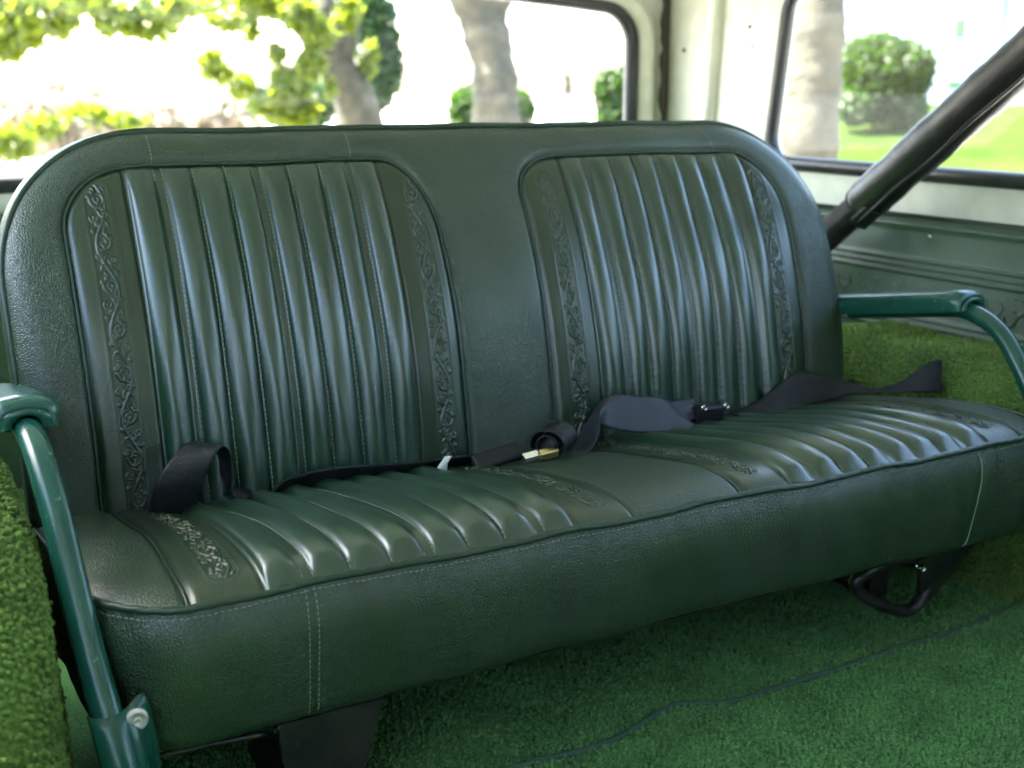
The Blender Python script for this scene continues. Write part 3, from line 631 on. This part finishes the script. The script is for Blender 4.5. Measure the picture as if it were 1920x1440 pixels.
def vine(mb, mapf, xc, t0, t1, hw, flip=1, amp=.0018):
    "tooled scrollwork as fine relief: winding stem, volutes, leaves and rosettes on a narrow patch of the cover"
    per = .0415; n = int(abs(t1 - t0) / per) + 1; sg = 1 if t1 > t0 else -1; PT = []
    def stroke(pts, r, taper=True):
        pts = np.array(pts, float); pts[:, 0] = np.clip(pts[:, 0], -1, 1) * hw * .95; k = len(pts)
        t = np.linspace(0, k - 1, k * 3); x = np.interp(t, np.arange(k), pts[:, 0]); y = np.interp(t, np.arange(k), pts[:, 1])
        rr = 1.15 * r * (np.linspace(1, .45, len(t)) if taper else np.ones(len(t))); PT.append(np.column_stack([x, y, rr]))
    b = np.linspace(0, abs(t1 - t0), n * 14); stroke(np.column_stack([flip * .62 * np.sin(b / per * np.pi), b]), .00115, False)
    for k in range(n + 1):
        s_ = flip * (1 if k % 2 == 0 else -1); c = (k + .5) * per
        th = np.linspace(0, 3.3 * np.pi, 34); R0 = .66 * (1 - th / (3.7 * np.pi))
        stroke([(s_ * (.08 - R0[i] * math.cos(th[i])), c - .004 + R0[i] * hw * math.sin(th[i]) * 1.1) for i in range(34)], .00125)
        th = np.linspace(0, 2.6 * np.pi, 22); R1 = .38 * (1 - th / (3 * np.pi))
        stroke([(-s_ * (.56 - R1[i] * math.cos(th[i])), c + per * .32 + R1[i] * hw * math.sin(th[i])) for i in range(22)], .0010)
        for (a0, l_, off) in ((.5, .55, -.38), (1.1, .6, -.28), (2.2, .5, .20), (2.8, .55, .30), (-.6, .5, .42), (.1, .5, .12), (1.7, .45, .02), (-1.2, .45, -.12)):
            tt = np.linspace(0, 1, 8); bx_ = s_ * .35 * math.sin(off * 6)
            stroke([(bx_ + l_ * t_ * math.cos(a0 + t_ * 1.3) * s_, c + off * per + l_ * hw * t_ * math.sin(a0 + t_ * 1.3)) for t_ in tt], .0012)
        for (ox, oy) in ((-.6 * s_, -.2), (.66 * s_, .22), (-.25 * s_, .46), (.7 * s_, -.38)):
            th = np.linspace(0, 2 * np.pi, 10); stroke([(ox + .15 * math.cos(a), c + oy * per + .15 * hw * math.sin(a)) for a in th], .00075, False)
            stroke([(ox, c + oy * per), (ox + .01, c + oy * per)], .0010, False)
    PT = np.concatenate(PT); Lh = abs(t1 - t0); nx, ny = 44, int(Lh / .00062)
    gx_ = np.linspace(-hw, hw, nx); gy_ = np.linspace(0, Lh, ny); H = np.zeros((nx, ny))
    for j0 in range(0, ny, 24):
        ys = gy_[j0:j0 + 24]; q = PT[(PT[:, 1] > ys[0] - .002) & (PT[:, 1] < ys[-1] + .002)]
        if not len(q): continue
        d2 = ((gx_[:, None, None] - q[None, None, :, 0]) ** 2 + (ys[None, :, None] - q[None, None, :, 1]) ** 2) / q[None, None, :, 2] ** 2
        H[:, j0:j0 + 24] = (np.sqrt(np.clip(1 - d2 * .8, 0, 1)) * (q[None, None, :, 2] / .00125)).max(2)
    # rounded end and soft margin sinking under the surrounding cover
    dy = np.clip(hw - gy_, 0, None); R = np.hypot(gx_[:, None], dy[None, :]) / hw; m_ = sst((1 - R) / .14) * sst((Lh - gy_) / .004)[None, :]
    off = -.0006 + .0012 * m_ + amp * H * m_
    XX = xc + np.repeat(gx_[:, None], ny, 1); TT = t0 + sg * np.repeat(gy_[None, :], nx, 0)
    mb.grid(mapf(XX, TT, off), flip=sg < 0)
def bmap(x, t, o): return backP(x, t, backD(x, t) + o)
back_out = []
parts = split_mesh(GP, [('backrest', ~(mL | mR), M['grain'], bench), ('insert_panel', mL, M['smooth'], None), ('insert_panel', mR, M['smooth'], None)], None)
# backrest: side band and rear closed behind
bmesh_ = parts[0][1]
V, Fc = join([bmesh_], 'b'); mb = MB(); mb.v = V; mb.f = Fc; mb.n = len(V[0])
ob = dens(bo, .006); e0 = backP(ob[:, 0], ob[:, 1]); rings = []
for dpt, sh in ((0, 1), (.006, 1.004), (.03, 1.006), (.06, 1.0), (.075, .985)):
    q = e0.copy(); q[:, 1] += dpt; c = np.array([0, 0, .3]); q[:, 0] *= sh; q[:, 2] = .3 + (q[:, 2] - .3) * sh; rings.append(q)
mb.grid(np.array(rings)); k = len(ob); base = mb.n; mb.add(rings[-1], [tuple(range(k))])
backrest = mb.build('backrest', M['grain'], bench)
pn = [parts[1], parts[2]]
for idx, (xcs, cx) in enumerate((((ESB[0], ESB[1]), -7.5 * U), ((ESB[2], ESB[3]), 7.5 * U))):
    V, Fc = join([pn[idx][1]], 'p'); mb = MB(); mb.v = V; mb.f = Fc; mb.n = len(V[0]); nf = len(Fc)
    for j, (xc, zt) in enumerate(xcs): vine(mb, bmap, xc, zt - .002, .195, HW, 1 if j == 0 else -1)
    o = mb.build('insert_panel', [M['smooth'], M['strip']], backrest)
    mi = np.zeros(len(o.data.polygons), np.int32); cen = np.zeros(len(o.data.polygons) * 3); o.data.polygons.foreach_get('center', cen); cen = cen.reshape(-1, 3)
    mi[np.abs(cen[:, 0] - cx) > 4 * U] = 1; o.data.polygons.foreach_set('material_index', mi)
    o['label'] = ('pleated insert panel on the left half of the seat back', 'pleated insert panel on the right half of the seat back')[idx]
mb = MB(); q = e0.copy(); q += (bnorm(ob[:, 1])) * .0012; mb.tube(crv(q[::2], len(q) * 2), .0036, 8)
for pl in (pL, pR):
    d = dens(pl, .004); mb.tube(backP(d[:, 0], d[:, 1], backD(d[:, 0], d[:, 1]) + .0016), .0021, 7)
mb.build('piping', M['pipe'], backrest)
def stitchrow(mb, P, ln=.0036, gap=.0016, r=.00058):
    d = np.r_[0, np.cumsum(np.linalg.norm(np.diff(P, axis=0), axis=1))]; t = 0
    while t + ln < d[-1]:
        a = [np.array([np.interp(q_, d, P[:, k]) for k in range(3)]) for q_ in (t, t + ln / 2, t + ln)]
        mb.tube(np.array(a), [r * .6, r, r * .6], 5); t += ln + gap
mb = MB()
for cx, pl in ((-7.5 * U, pL), (7.5 * U, pR)):
    for xo, i in seps():
        if i in (0, 8): continue
        x = cx + xo; zz = np.linspace(.205, pl[:, 1].max() - .002, 150); X = np.full(150, x)
        s_ = 0 if i % 3 == 1 else .0012
        stitchrow(mb, backP(X + s_, zz, backD(X + s_, zz) + .0006))
for x0, x1 in ((-.372, -.371), (-.1505, -.1500), (.352, .366)):     # seams across the top border
    zz = np.linspace(.551, .583, 20); X = np.linspace(x1, x0, 20)
    stitchrow(mb, backP(X, zz, backD(X, zz) + .0006), .003, .0012, .0005)
mb.build('stitching', M['thread'], backrest)

# ---- seat cushion
SY = np.array([0, .05, .08, .14, .166, .22, .295, .34, .42]); SZ = np.array([.2505, .2505, .2495, .2405, .2355, .2220, .206, .197, .18])
sc_ = np.polyfit(SY, SZ, 4)
SW, SC = .530, .080
def yfront(x):
    a = np.clip((np.abs(x) - (SW - SC)) / SC, 0, 1); return .088 * (1 - np.sqrt(np.clip(1 - a ** 2.2, 0, 1))) + .003 * np.sin(x * 9) * 0
def zedge(x, y): return np.where(y < .08, .2505, np.maximum(.2505 - (y - .08) * .12, .2))
xq = np.array([(x, yfront(x)) for x in np.r_[-(SW - SC + SC * np.sin(np.linspace(np.pi / 2, 0, 30))), np.linspace(-.445, .445, 60), SW - SC + SC * np.sin(np.linspace(0, np.pi / 2, 30))]])
so_ = np.array([(-SW, .42), (-SW, .25), (-SW, .12)] + [tuple(p) for p in xq] + [(SW, .12), (SW, .25), (SW, .42)])
spans = ((-.4600, -.0570, -7.5 * U), (.0640, .4610, 7.5 * U))
SEM = [(-.4270, 1), (-.0875, -1), (.0905, 1), (.4260, -1)]
def seatZ(X, Y, det=True):
    d = distp(X, Y, so_); z = np.polyval(sc_, Y) + .0115 * (1 - np.exp(-d / .016)) - .001
    z += .010 * sst((np.abs(X) - .36) / .12) * sst((Y - .06) / .12)            # firm ends stand a little higher
    z += .0035 * np.sin((X + .53) / 1.06 * np.pi * 2) ** 2 * sst(Y / .1) * .3 + lowf(X, Y, .8)
    if not det: return z
    for x0, x1, cx in spans:
        ins = (X > x0) & (X < x1); de = np.minimum(np.abs(X - x0), np.abs(X - x1))
        z -= .0040 * np.exp(-(de / .0040) ** 2)
        z -= .0018 * np.exp(-de / .012)
        f = .30 + .70 * sst((d - .001) / .017)
        rbs = ribs(X - cx, .0084) * f * (1 + .05 * np.sin(X * 240 + Y * 11) * np.sin(Y * 37 + X * 31))
        fan = .00014 * np.sin((X - cx) * 1500 + Y * 260) * np.exp(-d / .012)
        z += np.where(ins, rbs + fan, 0)
        xl = np.abs(X - cx); z -= np.where(ins, .0022 * np.exp(-((xl - 4 * U) / .002) ** 2), 0)
    for xc, _ in SEM:
        dz = np.maximum((.020 + HW) - Y, 0); dd = np.hypot(X - xc, dz) - HW; z += .0007 * np.exp(-(dd / .0012) ** 2) - .0006 * sst(-dd / .002)
    return z
def seatP(X, Y, off=0.0):
    X = np.asarray(X, float); Y = np.asarray(Y, float); return np.stack([X, Y, seatZ(X, Y) + off], -1)
gx = gridcols(SW, .0016, SC); nv = 150; vv = np.linspace(0, 1, nv) ** 1.25
GX = np.repeat(gx[:, None], nv, 1); yf = yfront(gx)[:, None]; GY = yf + (.40 - yf) * vv[None]; GP = seatP(GX, GY)
cxm = (GX[:-1, :-1] + GX[1:, 1:]) / 2; cym = (GY[:-1, :-1] + GY[1:, 1:]) / 2; mL = (cxm > spans[0][0]) & (cxm < spans[0][1]) & (cym < .385); mR = (cxm > spans[1][0]) & (cxm < spans[1][1]) & (cym < .385)
parts = split_mesh(GP, [('seat_cushion', ~(mL | mR), None, None), ('p', mL, None, None), ('p', mR, None, None)], None)
cushion = link('seat_cushion', parts[0][1], M['grain'], bench)
def smap(x, t, o): return seatP(x, t, o)
for idx in (0, 1):
    V, Fc = join([parts[1 + idx][1]], 'p'); mb = MB(); mb.v = V; mb.f = Fc; mb.n = len(V[0])
    for xc, fl in SEM[idx * 2: idx * 2 + 2]: vine(mb, smap, xc, .022, .31, HW, fl, .0016)
    o = mb.build('insert_panel', [M['smooth'], M['strip']], cushion); cx = spans[idx][2]
    mi = np.zeros(len(o.data.polygons), np.int32); cen = np.zeros(len(o.data.polygons) * 3); o.data.polygons.foreach_get('center', cen); cen = cen.reshape(-1, 3)
    mi[np.abs(cen[:, 0] - cx) > 4 * U] = 1; o.data.polygons.foreach_set('material_index', mi)
    o['label'] = ('pleated insert panel on the left half of the cushion', 'pleated insert panel on the right half of the cushion')[idx]
sd_ = dens(so_, .005); E0 = np.column_stack([sd_, seatZ(sd_[:, 0], sd_[:, 1], False)]); E0[:, 2] += .0005
# outward direction of the outline
tg = np.gradient(sd_, axis=0); tg /= np.linalg.norm(tg, axis=1)[:, None]; on = np.column_stack([tg[:, 1], -tg[:, 0]])
if (on[len(on) // 2][1]) > 0: on = -on
mb = MB(); q = E0.copy(); q[:, :2] += on * .0015; wob = np.sin(sd_[:, 0] * 37) * .0008 + np.sin(sd_[:, 0] * 83) * .0004; q[:, 2] += wob; mb.tube(q, .0031, 8)
for x0, x1, cx in spans:
    for x in (x0, x1):
        yy = np.linspace(.004, .39, 90); X = np.full(90, x); mb.tube(seatP(X, yy, .0010), .0019, 7)
mb.build('piping', M['pipe'], cushion)
mb = MB()
for x0, x1, cx in spans:
    for xo, i in seps():
        if i in (0, 8): continue
        yy = np.linspace(.004, .33, 140); X = np.full(140, cx + xo + (0 if i % 3 == 1 else .001)); stitchrow(mb, seatP(X, yy, .0005), .0036, .0016, .0005)
mb.build('stitching', M['thread'], cushion)
# ---- front and side skirt (boxing)
prof = [(0, .0), (.0035, -.006), (.0085, -.018), (.0105, -.034), (.0095, -.055), (.0070, -.075), (.0035, -.095), (.0000, -.109), (-.006, -.116), (-.02, -.118)]
pp = crv(np.array([(a, b, 0) for a, b in prof]), 46)
Pk = np.zeros((len(sd_), len(pp), 3)); s_ = np.arange(len(sd_)) * .005
for j, (a, b, _) in enumerate(pp):
    dpt = -b / .118
    wv = .0012 * np.sin(s_ * 46 + 1) * dpt + .0009 * np.sin(s_ * 118 + b * 40) * math.sin(dpt * 3.1) + .0006 * np.sin(s_ * 260 + b * 90) * math.exp(-dpt * 5)
    seamx = sum(np.exp(-((sd_[:, 0] - xv) / .004) ** 2) * (sd_[:, 1] < .1) for xv in (-.369, .384))
    Pk[:, j, :2] = sd_ + on * (a + wv - .0022 * seamx)[:, None]; Pk[:, j, 2] = E0[:, 2] + b * (1 + .03 * np.sin(s_ * 5))
mb = MB(); mb.grid(Pk); skirt = mb.build('skirt', M['grain'], bench)
mb = MB()
yy = Pk[:, 6].copy(); off = np.column_stack([on, np.zeros(len(on))]) * .0006
k = (sd_[:, 1] < .2); stitchrow(mb, (Pk[:, 5] + off)[k], .0034, .0018, .0005)
def skl(x):
    c = []
    for j in range(4, len(pp) - 6):
        row = Pk[:, j]; f_k = sd_[:, 1] < .085; xsrt = np.argsort(row[f_k, 0]); rx = row[f_k][xsrt]; c.append([x, np.interp(x, rx[:, 0], rx[:, 1]) - .0005, np.interp(x, rx[:, 0], rx[:, 2])])
    return np.array(c)
for x in (-.3725, -.3650): stitchrow(mb, skl(x), .0032, .0017, .00055)
ln_ = skl(.384); mb.tube(ln_, .0006, 6)
mb.build('stitching', M['thread'], skirt)
# ---- dark frame under the cushion
mb = MB(); mb.box((0, .17, .128), (.96, .26, .03)); o = bevel(mb.build('seat_frame', M['black_metal'], bench, False), .004)
mb = MB()
mb.prism([(-.392, .125), (-.300, .125), (-.306, .100), (-.335, .02), (-.372, .02), (-.39, .09)], 1, .022, .028); mb.box((-.346, .035, .121), (.095, .03, .004))
mb.box((-.35, .10, .006), (.05, .18, .01)); mb.build('mounting_leg', M['black_metal'], bench, False)
mb = MB(); mb.tube(crv([(-.50, .04, .112), (-.44, .035, .113), (-.40, .028, .114)], 10), .003, 8); mb.build('frame_edge', M['black_metal'], bench)
# latch handle loop and bracket at the right
lg = MB()
loop = crv([(.400, .062, .118), (.365, .056, .112), (.320, .054, .110), (.288, .054, .104), (.276, .056, .094), (.284, .056, .080), (.305, .055, .066), (.335, .054, .050), (.358, .055, .042), (.376, .056, .046), (.392, .060, .062), (.402, .064, .085)], 90)
lg.tube(loop, .0072, 14); leg = lg.build('latch_handle', M['black_metal'], bench)
mb = MB()
mb.add([(.352, .038, .112), (.448, .038, .118), (.440, .055, .085), (.418, .066, .045), (.392, .062, .036), (.380, .055, .056), (.368, .046, .085),
        (.352, .044, .112), (.448, .044, .118), (.440, .061, .085), (.418, .072, .045), (.392, .068, .036), (.380, .061, .056), (.368, .052, .085)],
       [tuple(range(7)), tuple(range(13, 6, -1))] + [(i, i + 7, (i + 1) % 7 + 7, (i + 1) % 7) for i in range(7)])
mb.box((.402, .055, .1175), (.10, .04, .005)); mb.build('latch_bracket', M['black_metal'], leg, False)
mb = MB(); mb.prism([(.165, .118), (.172, .118), (.172, .008), (.24, .008), (.24, 0), (.165, 0)], 0, .415, .445); mb.build('rear_leg', M['black_metal'], bench, False)
mb = MB(); mb.tube([(.354, .032, .104), (.354, .039, .104)], .004, 12); mb.build('pivot_pin', M['chrome'], leg)
# ---- armrests
def armrest(sx):
    X = sx * .545
    pts = crv([(X, .36, .327), (X, .20, .356), (X, .17, .359), (sx * .543, .135, .352), (sx * .541, .105, .336), (sx * .538, .078, .309), (sx * .535, .045, .266), (sx * .531, .010, .218), (sx * .527, -.014, .184), (sx * .523, -.030, .152), (sx * .522, -.036, .135)], 80)
    m = MB(); m.tube(pts, .0112, 24); arm = m.build('armrest', M['green_paint'], bench); arm['label'] = 'green painted tubular armrest at the %s end of the bench' % ('left' if sx < 0 else 'right')
    # pressed metal pad: inverted channel with rounded nose
    m = MB(); ys = np.r_[.158, .160, .164, .172, .185, np.linspace(.20, .395, 16), .403, .408]; n = len(ys); a = np.linspace(0, 1, 25)
    P = np.zeros((n, 25, 3))
    for i, y in enumerate(ys):
        e = min(1, (y - .158) / .022); e2 = min(1, (.408 - y) / .014); k = (1 - (1 - e) ** 2) ** .5 * .55 + .45; k2 = (1 - (1 - min(1, e2)) ** 2) ** .5 * .3 + .7
        hw = .0275 * (.72 + .28 * (1 - (1 - e) ** 2) ** .5); top = .386 - .18 * (y - .16) - .010 * (1 - k) * 2 - .012 * (1 - k2) * 2
        cs = crv(np.array([(-hw, -.030, 0), (-hw, -.018, 0), (-hw * .97, -.009, 0), (-hw * .72, -.0015, 0), (0, .0015, 0), (hw * .72, -.0015, 0), (hw * .97, -.009, 0), (hw, -.018, 0), (hw, -.030, 0)]), 25)
        P[i, :, 0] = X + cs[:, 0]; P[i, :, 1] = y; P[i, :, 2] = top + cs[:, 1] * (1 if cs is not None else 1)
        P[i, :, 2] = np.maximum(P[i, :, 2], .386 - .18 * (y - .16) - .026)
    m.grid(P)
    # front web with the hole for the tube
    P2 = np.zeros((2, 25, 3)); P2[0] = P[0]; th_ = np.linspace(np.pi, 0, 25); P2[1] = np.column_stack([X + .0125 * np.cos(th_), np.full(25, .158), .359 + .0125 * np.sin(th_)]); m.grid(P2)
    pd = solid(m.build('arm_pad', M['green_paint'], arm), .0022, -1)
    m = MB(); m.box((X, .29, .3375), (.05, .22, .003), rotm(-.178, 0, 0)); m.build('pad_liner', M['rubber'], arm, False)
    # clamp bracket at the foot, wrapped round the tube, with a bolt
    m = MB(); zs = np.linspace(0, 1, 9); P = []
    fx = sx * .524
    for q in zs:
        z = .195 - .075 * q; c = np.array([np.interp(z, pts[::-1, 2], pts[::-1, 0]), np.interp(z, pts[::-1, 2], pts[::-1, 1])])
        top = .012 * (1 - q) ** 3
        row = []
        for a_ in np.linspace(R_(215), R_(-10) if 0 else R_(-25), 15): row.append((c[0] - sx * .0135 * math.cos(a_) * -1 * -1 if 0 else c[0] + (-sx) * .0135 * math.cos(a_ + 0), c[1] + .0135 * math.sin(a_) if a_ > 9 else c[1] - .0135 * math.sin(a_ + 0) * 1, z))
        P.append(row)
    P = np.array(P)
    # simpler robust wrap: arc over the outer front of the tube, then a flat ear towards the skirt
    rows = []
    for q in zs:
        z = .190 - .072 * q; cx_ = np.interp(z, pts[::-1, 2], pts[::-1, 0]); cy_ = np.interp(z, pts[::-1, 2], pts[::-1, 1]); row = []
        for a_ in np.linspace(R_(200), R_(330), 14): row.append((cx_ + (1 if sx < 0 else -1) * .0138 * math.cos(a_), cy_ + .0138 * math.sin(a_), z))
        ex = 1 if sx < 0 else -1; x_, y_ = row[-1][0], row[-1][1]; earw = .017
        rise = .0075 * (1 - q)
        for t_ in (.15, .35, .6, .85, 1.0): row.append((x_ + ex * earw * t_, y_ + (-.0005 - y_ - .012) * sst(t_), z + rise * sst(t_ * 1.3) - (.008 if t_ == 1.0 and q == 0 else 0)))
        rows.append(row)
    m = MB(); m.grid(np.array(rows)); br = solid(m.build('mounting_bracket', M['green_paint'], arm), .0022, 0)
    bx_ = sx * .5085; m = MB(); by0 = -.0195
    m.tube([(bx_, by0, .181), (bx_, by0 - .0030, .181), (bx_, by0 - .0044, .181)], [.0084, .0082, .0068], 24); m.tube([(bx_, by0 - .0042, .181), (bx_, by0 - .0056, .181)], [.0036, .0030], 12)
    m.build('bolt', M['bolt'], arm)
armrest(-1); armrest(1)

# ================================================================== SEAT BELTS
def ribbon(name, E, mats, parent, n=120, th=.0013, crown=0.0):
    E = np.array(E, float); a = crv(E[:, 0], n); b = crv(E[:, 1], n); t = np.linspace(0, 1, 13)
    P = a[:, None] * (1 - t)[None, :, None] + b[:, None] * t[None, :, None]
    du = np.gradient(P, axis=0); dv = np.gradient(P, axis=1); Nn = np.cross(du, dv); Nn /= np.linalg.norm(Nn, axis=2)[..., None] + 1e-9
    P = P + Nn * (crown * (1 - (2 * t - 1) ** 2))[None, :, None] 
    for k in (3, 9): P[:, k] += Nn[:, k] * .00035
    m = MB(); m.grid(P); return solid(m.build(name, mats, parent), th, 0)
b1 = empty('seat_belt', (-.3, .30, .21), 'black lap belt looping up at the left end of the seat crease', 'seat belt')
ribbon('webbing', [((-.437, .300, .195), (-.392, .295, .193)), ((-.432, .290, .230), (-.388, .283, .228)), ((-.424, .285, .256), (-.380, .274, .255)), ((-.406, .290, .277), (-.369, .272, .280)),
    ((-.385, .308, .285), (-.357, .282, .284)), ((-.364, .322, .277), (-.349, .288, .271)), ((-.353, .326, .260), (-.3495, .288, .250)), ((-.351, .327, .240), (-.350, .290, .232)),
    ((-.342, .328, .226), (-.341, .291, .2195)), ((-.318, .329, .219), (-.324, .298, .2125)), ((-.300, .330, .205), (-.306, .300, .222)), ((-.280, .330, .196), (-.288, .300, .234)),
    ((-.235, .330, .190), (-.240, .299, .238)), ((-.18, .330, .188), (-.18, .300, .233)), ((-.13, .330, .192), (-.13, .300, .229)), ((-.09, .325, .202), (-.09, .297, .229)), ((-.070, .315, .208), (-.070, .290, .228))], M['web'], b1, 220)
rot = rotm(.75, -.10, .06)
m = MB(); m.box((-.052, .286, .2250), (.060, .021, .011), rot); bevel(m.build('buckle_sleeve', M['plastic'], b1, False), .003)
m = MB(); P = np.array([[(-.131, .290, .2155), (-.121, .290, .2170), (-.112, .291, .2165)], [(-.124, .292, .2210), (-.117, .292, .2240), (-.110, .293, .2260)], [(-.113, .294, .2325), (-.109, .294, .2335), (-.104, .294, .2320)]]); m.grid(P); solid(m.build('care_label', M['tagm'], b1), .0006)
b2 = empty('rolled_seat_belt', (.03, .27, .225), 'rolled-up black belt end holding a chrome and yellowed metal tongue', 'seat belt')
# spiral roll
ax = np.array([.80, .58, .06]); ax /= np.linalg.norm(ax); e1 = np.cross(ax, [0, 0, 1]); e1 /= np.linalg.norm(e1); e2 = np.cross(e1, ax); ctr = np.array([-.012, .240, .2450])
E = []
for k in range(50):
    t = k / 49; a = 2 * math.pi * (1.75 * t) - 1.3; r = .0085 + .0120 * t; c = ctr + r * (math.cos(a) * e1 * 1.1 + math.sin(a) * e2 * .92); E.append((c, c + ax * .040 * (1 - .1 * t)))
E.append((E[-1][0] + np.array([.012, .004, -.006]), E[-1][1] + np.array([.012, .004, -.008])))
ribbon('webbing', E, M['web'], b2, 200)
rot = rotm(.3, -.12, -.05)
m = MB(); m.box((-.036, .236, .2385), (.018, .010, .0035), rot); m.build('tongue', M['chrome'], b2, False)
m = MB(); m.box((-.0180, .230, .2400), (.022, .010, .010), rot); bevel(m.build('latch_bar', M['brass'], b2, False), .0018)
b3 = empty('folded_seat_belt', (.13, .27, .24), 'faded blue-black belt folded over itself in front of the right backrest half', 'seat belt')
ribbon('webbing', [((.050, .292, .222), (.024, .252, .2255)), ((.062, .292, .236), (.042, .247, .2275)), ((.074, .292, .252), (.054, .246, .240)), ((.086, .293, .266), (.060, .250, .2535)),
    ((.098, .293, .2745), (.066, .262, .2555)), ((.112, .292, .2765), (.082, .268, .2460)), ((.140, .292, .270), (.120, .264, .236)), ((.168, .293, .266), (.160, .262, .231)), ((.190, .298, .257), (.192, .262, .2295)), ((.206, .303, .243), (.212, .270, .2295))], M['web_blue'], b3, 140)
b4 = empty('buckle_housing', (.25, .30, .235), 'small black belt buckle with chrome rivets lying behind the folded belt', 'belt buckle')
ribbon('webbing', [((.190, .312, .252), (.190, .300, .230)), ((.215, .312, .251), (.215, .300, .228)), ((.240, .312, .250), (.240, .300, .227))], M['web_blue'], b4, 30)
m = MB(); m.box((.256, .303, .2315), (.044, .016, .024), rotm(.2, .05, .1)); bevel(m.build('housing', M['plastic'], b4, False), .004)
for c in ((.241, .293, .243), (.236, .290, .222), (.279, .297, .240)): m = MB(); m.tube([np.array(c), np.array(c) + np.array([0, -.004, 0])], [.0032, .0024], 10); m.build('rivet', M['chrome'], b4)
b5 = empty('long_seat_belt', (.45, .30, .24), 'black belt rising in two humps over the right end of the cushion', 'seat belt')
ribbon('webbing', [((.300, .318, .222), (.305, .290, .222)), ((.345, .320, .229), (.350, .292, .222)), ((.385, .322, .249), (.385, .296, .222)), ((.420, .325, .2600), (.420, .296, .2245)), ((.450, .318, .2570), (.450, .290, .2290)),
    ((.480, .300, .2480), (.480, .280, .2345)), ((.506, .275, .2395), (.506, .268, .2350)), ((.525, .250, .250), (.524, .250, .2380)), ((.545, .232, .273), (.540, .228, .2400)), ((.5585, .220, .284), (.557, .214, .2410)), ((.566, .216, .284), (.566, .212, .2400))], M['web'], b5, 140)
